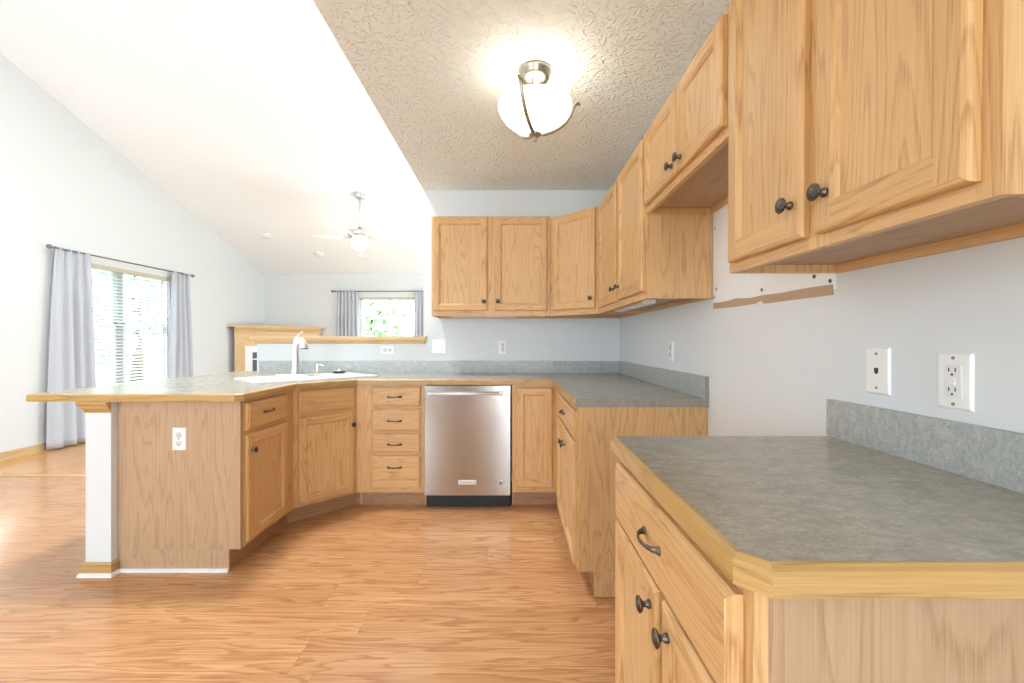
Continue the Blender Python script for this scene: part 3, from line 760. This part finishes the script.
# ---------------------------------------------------------------- wall cabinets
def upper_body(parent, w, H, depth, vs, hs, lip=.022, sideL='oak_panel', sideR='oak_panel', tri=None):
    b = MB(); face_frame(b, w, 0, H, vs, hs)
    b.box(0, .012, .019, depth, 0, H, 'z', sideL); b.box(w-.012, w, .019, depth, 0, H, 'z', sideR)
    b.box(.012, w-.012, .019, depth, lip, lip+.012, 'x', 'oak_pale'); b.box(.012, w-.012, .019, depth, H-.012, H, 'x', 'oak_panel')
    b.box(.012, w-.012, depth-.014, depth, 0, H-.012, 'x', 'oak_panel'); b.box(.012, w-.012, .08, .09, lip+.012, H-.012, 'z', 'dark')
    return b.build('body', parent)
Z0 = 1.372; HU = .765
t = thing('wall_cabinet', 'two door wall cabinet on the back wall above the dishwasher', 'wall cabinet', (-.616, 3.295, Z0), 0)
W = .909
upper_body(t, W, HU, .323, [(0, .04), (W-.045, W), (.405, .505)], [(.04, .405, 0, .055), (.505, W-.045, 0, .055), (.04, .405, HU-.04, HU), (.505, W-.045, HU-.04, HU)])
door(t, .013, .427, .040, .752, knob=(.402, .110)); door(t, .482, .884, .040, .752, knob=(.508, .110))
t = thing('corner_wall_cabinet', 'diagonal corner wall cabinet with a single door', 'wall cabinet', (.295, 3.295, Z0), -PI/4)
W = .438; HD = .750
b = MB(); face_frame(b, W, 0, HD, [(0, .045), (W-.045, W)], [(.045, W-.045, 0, .055), (.045, W-.045, HD-.04, HD)])
r2 = math.sqrt(.5)
L2 = lambda X, Y: ((X-.295)*r2-(Y-3.295)*r2, (X-.295)*r2+(Y-3.295)*r2)
pg = [L2(.309, 3.309-.0), L2(.298, YB-.002), L2(XW-.002, YB-.002), L2(XW-.002, 2.988), L2(.605, 2.988+.012)]
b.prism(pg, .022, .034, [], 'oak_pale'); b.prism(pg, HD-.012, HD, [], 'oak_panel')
b.box(.01, W-.01, .08, .09, .034, HD-.012, 'z', 'dark')
for (p, q) in ((pg[1], pg[2]), (pg[2], pg[3])):
    d = (Vector(q)-Vector(p)).normalized(); nn = Vector((d.y, -d.x))*.012
    b.prism([p, q, tuple(Vector(q)+nn), tuple(Vector(p)+nn)], 0, HD-.012, [], 'oak_panel')
b.build('body', t)
door(t, .033, .411, .040, .737, knob=(.386, .110))
t = thing('wall_cabinet', 'two door wall cabinet on the right wall, between corner and range opening', 'wall cabinet', (.605, 2.985, Z0), -PI/2)
HR = .738; W = 1.049; D = XW-.605-.002
upper_body(t, W, HR, D, [(0, .06), (W-.03, W), (.50, .60)], [(.06, .50, 0, .055), (.60, W-.03, 0, .055), (.06, .50, HR-.04, HR), (.60, W-.03, HR-.04, HR)])
door(t, .055, .535, .035, .725, knob=(.505, .107)); door(t, .592, 1.034, .035, .725, knob=(.625, .107))
t = thing('range_wall_cabinet', 'short two door wall cabinet raised above the empty range space', 'wall cabinet', (.605, 1.935, 1.753), -PI/2)
W = .739
upper_body(t, W, .357, D, [(0, .03), (W-.03, W), (.365, .41)], [(.03, .365, 0, .045), (.41, W-.03, 0, .045), (.03, .365, .320, .357), (.41, W-.03, .320, .357)])
door(t, .018, .384, .030, .344, knob=(.360, .067)); door(t, .394, .728, .030, .344, knob=(.440, .067))
t = thing('wall_cabinet', 'nearest two door wall cabinet above the grey countertop at the right edge', 'wall cabinet', (.605, 1.195, 1.367), -PI/2); t.rotation_euler[1] = math.radians(.6)
W = .664; HN = .77
upper_body(t, W, HN, D, [(0, .03), (W-.03, W), (.315, .375)], [(.03, .315, 0, .045), (.375, W-.03, 0, .045), (.03, .315, HN-.035, HN), (.375, W-.03, HN-.035, HN)])
door(t, .020, .322, .026, .755, knob=(.291, .099)); door(t, .356, .641, .024, .755, knob=(.390, .094))
# under-cabinet fixtures
def ucl(label, loc, rz, L):
    t = thing('under_cabinet_light', label, 'cabinet light', loc, rz)
    b = MB(); b.box(-L/2, L/2, -.035, .035, 0, .020, m='white_metal'); b.build('housing', t)
    b = MB(); b.box(-L/2+.02, L/2-.02, -.022, .022, -.004, -.0002, m='plate2'); b.build('diffuser', t)
    return t
ucl('thin white light bar under the back wall cabinet', (-.22, 3.40, Z0+.0015), 0, .52)
ucl('white light bar under the right wall cabinet, with brown cord', (.70, 2.50, Z0+.0015), -PI/2, .60)
b = MB(); b.tube([(.80, 2.18, 1.389), (.79, 2.13, 1.373), (.80, 2.06, 1.366), (.82, 2.0, 1.372), (.84, 1.96, 1.386)], .003, 6, 'cord')
tag(b.build('power_cord'), 'short brown cord hanging under the right wall cabinet', 'cord')

# ---------------------------------------------------------------- outlets
def plate_mb(w, h, m='plate'):
    b = MB(); b.ring(-w/2, w/2, -h/2, h/2, 0, [(0, 0), (0, .002), (.003, .0055), (.005, .006)], m)
    b.face([(-w/2+.005, -.006, -h/2+.005), (w/2-.005, -.006, -h/2+.005), (w/2-.005, -.006, h/2-.005), (-w/2+.005, -.006, h/2-.005)], None, m)
    b.face([(-w/2, 0, -h/2), (-w/2, 0, h/2), (w/2, 0, h/2), (w/2, 0, -h/2)], None, m)
    return b
def slots(b, cz, y=-.0092):
    b.box(-.0075, -.0055, y, y+.001, cz-.001, cz+.007, m='slot'); b.box(.0055, .0075, y, y+.001, cz-.001, cz+.007, m='slot')
    b.lathe([(0, 0), (.0024, 0), (.0024, .001), (0, .001)], 8, 'slot', 'y', (0, y+.001, cz-.007))
def outlet(name, label, loc, rz, kind, tilt=0, cat='outlet'):
    t = thing(name, label, cat, loc, rz); t.rotation_euler[1] = tilt
    if kind == 'switch2':
        plate_mb(.118, .115).build('plate', t)
        for x in (-.023, .023):
            b = MB(); b.box(x-.005, x+.005, -.0135, -.0062, -.004, .012, m='plate2'); b.build('toggle', t)
        return t
    plate_mb(.070, .115).build('plate', t)
    if kind == 'duplex':
        for cz in (-.020, .020):
            b = MB(); b.lathe([(0, 0), (.0165, 0), (.0165, .002), (0, .0022)], 20, 'plate2', 'y', (0, -.0060, cz)); slots(b, cz); b.build('socket', t)
        b = MB(); b.lathe([(0, 0), (.003, 0), (.003, .001), (0, .001)], 8, 'screw', 'y', (0, -.0062, 0)); b.build('screw', t)
    elif kind == 'gfci':
        b = MB(); b.box(-.017, .017, -.0085, -.0062, -.0335, .0335, m='plate2'); slots(b, .020); slots(b, -.020); s = b.build('socket', t)
        b = MB(); b.box(-.007, .007, -.0105, -.0086, .001, .007, m='plate'); b.box(-.007, .007, -.0105, -.0086, -.007, -.001, m='plate'); b.build('test_buttons', s)
        for z in (-.047, .047):
            b = MB(); b.lathe([(0, 0), (.0035, 0), (.0035, .001), (0, .001)], 10, 'screw', 'y', (0, -.0062, z)); b.build('screw', t)
    elif kind == 'phone':
        b = MB(); b.box(-.0055, .0055, -.0072, -.0062, -.005, .007, m='slot'); b.box(-.003, .003, -.0072, -.0062, -.008, -.005, m='slot'); b.build('jack', t)
        for z in (-.042, .042):
            b = MB(); b.lathe([(0, 0), (.0035, 0), (.0035, .001), (0, .001)], 10, 'screw', 'y', (0, -.0062, z)); b.build('screw', t)
    return t
outlet('phone_jack', 'white phone jack plate on the right wall, left of the near outlet', (XW, 1.061, 1.106), -PI/2, 'phone', cat='phone jack')
outlet('outlet', 'large white outlet with test buttons above the near backsplash', (XW, .876, 1.0975), -PI/2, 'gfci')
outlet('outlet', 'white outlet on the right wall above the far counter', (XW, 2.44, 1.124), -PI/2, 'duplex')
outlet('outlet', 'white outlet on the back wall right of the light switch', (-.080, YB, 1.129), 0, 'duplex')
outlet('light_switch', 'double white light switch on the back wall beside the oak ledge', (-.612, YB, 1.132), 0, 'switch2', cat='light switch')
outlet('outlet', 'white sideways outlet on the low wall under the oak ledge', (-1.048, YB, 1.106), 0, 'duplex', tilt=PI/2)
outlet('outlet', 'white outlet on the wooden end panel of the peninsula', (-1.70, 2.1998, .680), 0, 'duplex')

# ---------------------------------------------------------------- kitchen ceiling light
LX, LY = .108, 2.02
t = thing('ceiling_light', 'brushed nickel ceiling light with lit white glass bowl', 'ceiling light', (LX, LY, 0))
b = MB(); b.lathe([(0, 2.4499), (.078, 2.4499), (.080, 2.438), (.073, 2.430), (.071, 2.420), (.061, 2.405), (.040, 2.395), (0, 2.391)], 30, 'nickel'); b.build('canopy', t)
for a in (-1.95, .12, 2.2):
    b = MB(); b.tube([(.032*math.cos(a), .032*math.sin(a), 2.395), (.034*math.cos(a), .034*math.sin(a), 2.29)], .005, 8, 'nickel'); b.build('post', t)
b = MB(); b.lathe([(.0, 2.292), (.05, 2.292), (.05, 2.286), (0, 2.286)], 24, 'nickel'); b.build('socket_plate', t)
PB = [(.168, 2.286), (.173, 2.284), (.172, 2.272), (.163, 2.248), (.145, 2.222), (.120, 2.200), (.092, 2.184), (.060, 2.170), (.030, 2.160), (.0, 2.158)]
b = MB(); b.lathe(PB, 40, 'lampglass'); b.lathe([(.168, 2.286)]+[(max(0, r_-.006), z_+.005) for r_, z_ in PB[2:]], 40, 'lampglass'); b.build('glass_bowl', t, fix=False)
for a in (-1.95, .12, 2.2):
    c, s = math.cos(a), math.sin(a)
    pr = [(.012, 2.150), (.05, 2.154), (.09, 2.170), (.122, 2.190), (.150, 2.216), (.170, 2.246), (.183, 2.280), (.192, 2.300), (.208, 2.310), (.216, 2.302)]
    b = MB(); b.tube([(r*c, r*s, z) for r, z in pr], [.009, .009, .009, .0085, .0085, .0085, .009, .009, .009, .006], 8, 'nickel', flat=.8); b.build('arm', t)
b = MB(); b.lathe([(0, 2.158), (.026, 2.156), (.030, 2.150), (.024, 2.143), (.010, 2.138), (.006, 2.130), (.009, 2.124), (.006, 2.117), (0, 2.115)], 24, 'nickel'); b.build('hub', t)
light('ceiling_lamp_bulb', 'POINT', (LX, LY, 2.33), (0, 0, 0), 1.6, (1, .95, .76), soft=.05)

# ---------------------------------------------------------------- ceiling fan, detectors
FXc, FYc, FZc = -2.24, 6.34, 3.34
t = thing('ceiling_fan', 'white ceiling fan with light hanging from the vaulted ceiling', 'ceiling fan', (FXc, FYc, 0))
b = MB(); b.lathe([(0, FZc+.03), (.07, FZc+.03), (.075, FZc-.01), (.06, FZc-.05), (.02, FZc-.065), (0, FZc-.065)], 20, 'nickel_light'); b.build('canopy', t)
b = MB(); b.tube([(0, 0, FZc-.06), (0, 0, 2.84)], .012, 10, 'nickel_light'); b.build('downrod', t)
b = MB(); b.lathe([(0, 2.86), (.03, 2.86), (.035, 2.83), (.11, 2.81), (.17, 2.785), (.175, 2.74), (.14, 2.705), (.09, 2.69), (0, 2.69)], 28, 'nickel_light'); b.build('motor_housing', t)
for i in range(5):
    a = math.radians(181+72*i)
    b = MB(); out = [(.24, -.05), (.40, -.064), (.60, -.068), (.66, -.055), (.685, 0), (.66, .055), (.60, .068), (.40, .064), (.24, .05)]
    b.prism(out, 0, .008, [], 'white_metal'); o = b.build('blade', t); o.location = (0, 0, 2.715); o.rotation_euler = (math.radians(3), 0, a)
    b = MB(); b.box(.14, .27, -.02, .02, -.006, .0, m='nickel_light'); q = b.build('blade_iron', o)
b = MB(); b.lathe([(0, 2.69), (.11, 2.69), (.125, 2.66), (.12, 2.60), (.09, 2.555), (.04, 2.535), (0, 2.532)], 28, 'fanglass'); b.build('light_bowl', t)
b = MB(); b.tube([(.02, -.02, 2.54), (.02, -.02, 2.45)], .0025, 6, 'nickel_light'); b.lathe([(0, 0), (.009, .004), (.011, .018), (.004, .03), (0, .03)], 10, 'nickel_light', 'z', (.02, -.02, 2.425)); b.build('pull_chain', t)
light('fan_bulb', 'POINT', (FXc, FYc, 2.45), (0, 0, 0), 12, (1, .97, .92), soft=.12)
def detector(label, X, Y, r):
    t = thing('smoke_detector', label, 'detector', (X, Y, vz(Y))); t.rotation_euler = (-math.atan(.327), 0, 0)
    b = MB(); b.lathe([(0, 0), (r, 0), (r, -.014), (r*.85, -.03), (r*.5, -.034), (0, -.034)], 24, 'white_metal'); b.build('housing', t)
    b = MB(); b.lathe([(r*.45, -.0335), (r*.42, -.038), (0, -.039)], 20, 'plate2'); b.build('cover', t)
detector('round white detector on the vault, nearer the left wall', -4.216, 7.40, .085)
detector('round white detector on the vault, just left of the ceiling fan', -3.584, 7.985, .09)

# ---------------------------------------------------------------- corner fireplace
pA, pB = Vector((XL+.02, 7.58)), Vector((-3.80, YF-.02))
d = (pB-pA); L = d.length; ang = math.atan2(d.y, d.x)
t = thing('fireplace', 'corner fireplace with oak mantel and white surround in the far corner', 'fireplace', (pA.x, pA.y, 0), ang)
b = MB()
b.prism([(.13, .02), (L-.13, .02), (L/2, L/2-.12)], 0, 1.40, [], 'wall'); b.build('chase', t)
b = MB(); b.prism([(-.0, -.04), (L, -.04), (L+.0, .0), (L/2, L/2-.03), (0, 0)], 1.445, 1.475, [], 'oak_trim'); b.build('mantel_shelf', t)
b = MB(); b.band([(.11, -.01), (L-.11, -.01)], [(0, 1.33), (.008, 1.33), (.012, 1.36), (.035, 1.40), (.05, 1.425), (.055, 1.445), (0, 1.445)], 1, m='oak_trim'); b.build('crown_moulding', t)
b = MB(); b.box(.12, L-.12, -.012, .018, 1.10, 1.345, 'x', 'oak_trim'); b.build('frieze', t)
for x in (.12, L-.12-.16):
    b = MB(); b.box(x, x+.16, -.012, .018, 0, 1.10, 'z', 'oak_trim'); b.build('pilaster', t)
b = MB(); b.box(.28, L-.28, -.004, .018, .10, 1.10, m='whitestone'); b.box(.28, L-.28, -.010, .018, 0, .10, m='whitestone'); b.build('surround', t)
b = MB(); b.box(.40, L-.40, -.010, -.0045, .15, .98, m='firebox'); fb = b.build('firebox_doors', t)
b = MB(); b.box(.40, L-.40, -.014, -.0102, .845, .865, m='whitestone'); b.box(L/2-.01, L/2+.01, -.014, -.0102, .15, .98, m='whitestone'); b.build('door_bars', fb)

# ---------------------------------------------------------------- garden beyond the windows
b = MB(); b.box(-40, 25, 9.2, 45, -.6, -.4, m='grass'); b.box(-40, -5.4, -12, 9.2, -.6, -.4, m='grass')
tag(b.build('lawn'), 'green lawn outside the windows', 'lawn', kind='structure')
def tree(label, x, y, h, r, leaf, seed, n=2600):
    rnd = random.Random(seed); t = thing('tree', label, 'tree', (x, y, -.4))
    b = MB(); b.tube([(0, 0, 0), (.05, .03, h*.3), (-.04, .05, h*.6), (.02, 0, h*.85)], [.16, .12, .09, .04], 8, 'bark')
    for i in range(7):
        a = rnd.uniform(0, 2*PI); z = h*rnd.uniform(.3, .7)
        b.tube([(0, 0, z), (math.cos(a)*r*.4, math.sin(a)*r*.4, z+r*.3), (math.cos(a)*r*.75, math.sin(a)*r*.75, z+r*.45)], [.05, .035, .015], 6, 'bark')
    b.build('trunk', t)
    b = MB(); cl = [(rnd.uniform(-.55, .55)*r, rnd.uniform(-.55, .55)*r, h*rnd.uniform(.30, .9), r*rnd.uniform(.35, .6)) for _ in range(16)]
    for i in range(n):
        cx, cy, cz, cr = rnd.choice(cl); v = Vector((rnd.gauss(0, 1), rnd.gauss(0, 1), rnd.gauss(0, 1))).normalized()*cr*rnd.uniform(.6, 1)
        p = Vector((cx, cy, cz))+v; u = Vector((rnd.gauss(0, 1), rnd.gauss(0, 1), rnd.gauss(0, 1))).normalized(); q = u.orthogonal().normalized(); s = rnd.uniform(.07, .13)
        b.face([p-u*s, p+q*s*.6, p+u*s, p-q*s*.6], None, leaf)
    b.build('foliage', t, fix=False)
tree('leafy tree seen through the left half of the left window', -9.5, 8.8, 4.6, 1.9, 'leaf2', 1)
tree('leafy tree seen through the right half of the left window', -10.5, 12.0, 5.2, 2.2, 'leaf2', 2)
tree('green tree behind the left pane of the far window', -4.6, 14.0, 3.6, 1.6, 'leaf1', 3)
tree('green tree behind the right pane of the far window', -2.0, 18.5, 4.3, 1.6, 'leaf1', 4)

# ---------------------------------------------------------------- repeats share a group
GROUPS = {'wall cabinet': 'oak wall cabinets', 'base cabinet': 'oak base cabinets', 'outlet': 'white wall outlets',
          'curtain': 'grey curtains', 'curtain rod': 'dark curtain rods', 'tree': 'trees outside the windows',
          'countertop': 'grey laminate countertops', 'cabinet light': 'light bars under the wall cabinets', 'detector': 'white ceiling detectors'}
for o in list(bpy.data.objects):
    if o.parent is None and o.get('category') in GROUPS: o['group'] = GROUPS[o['category']]
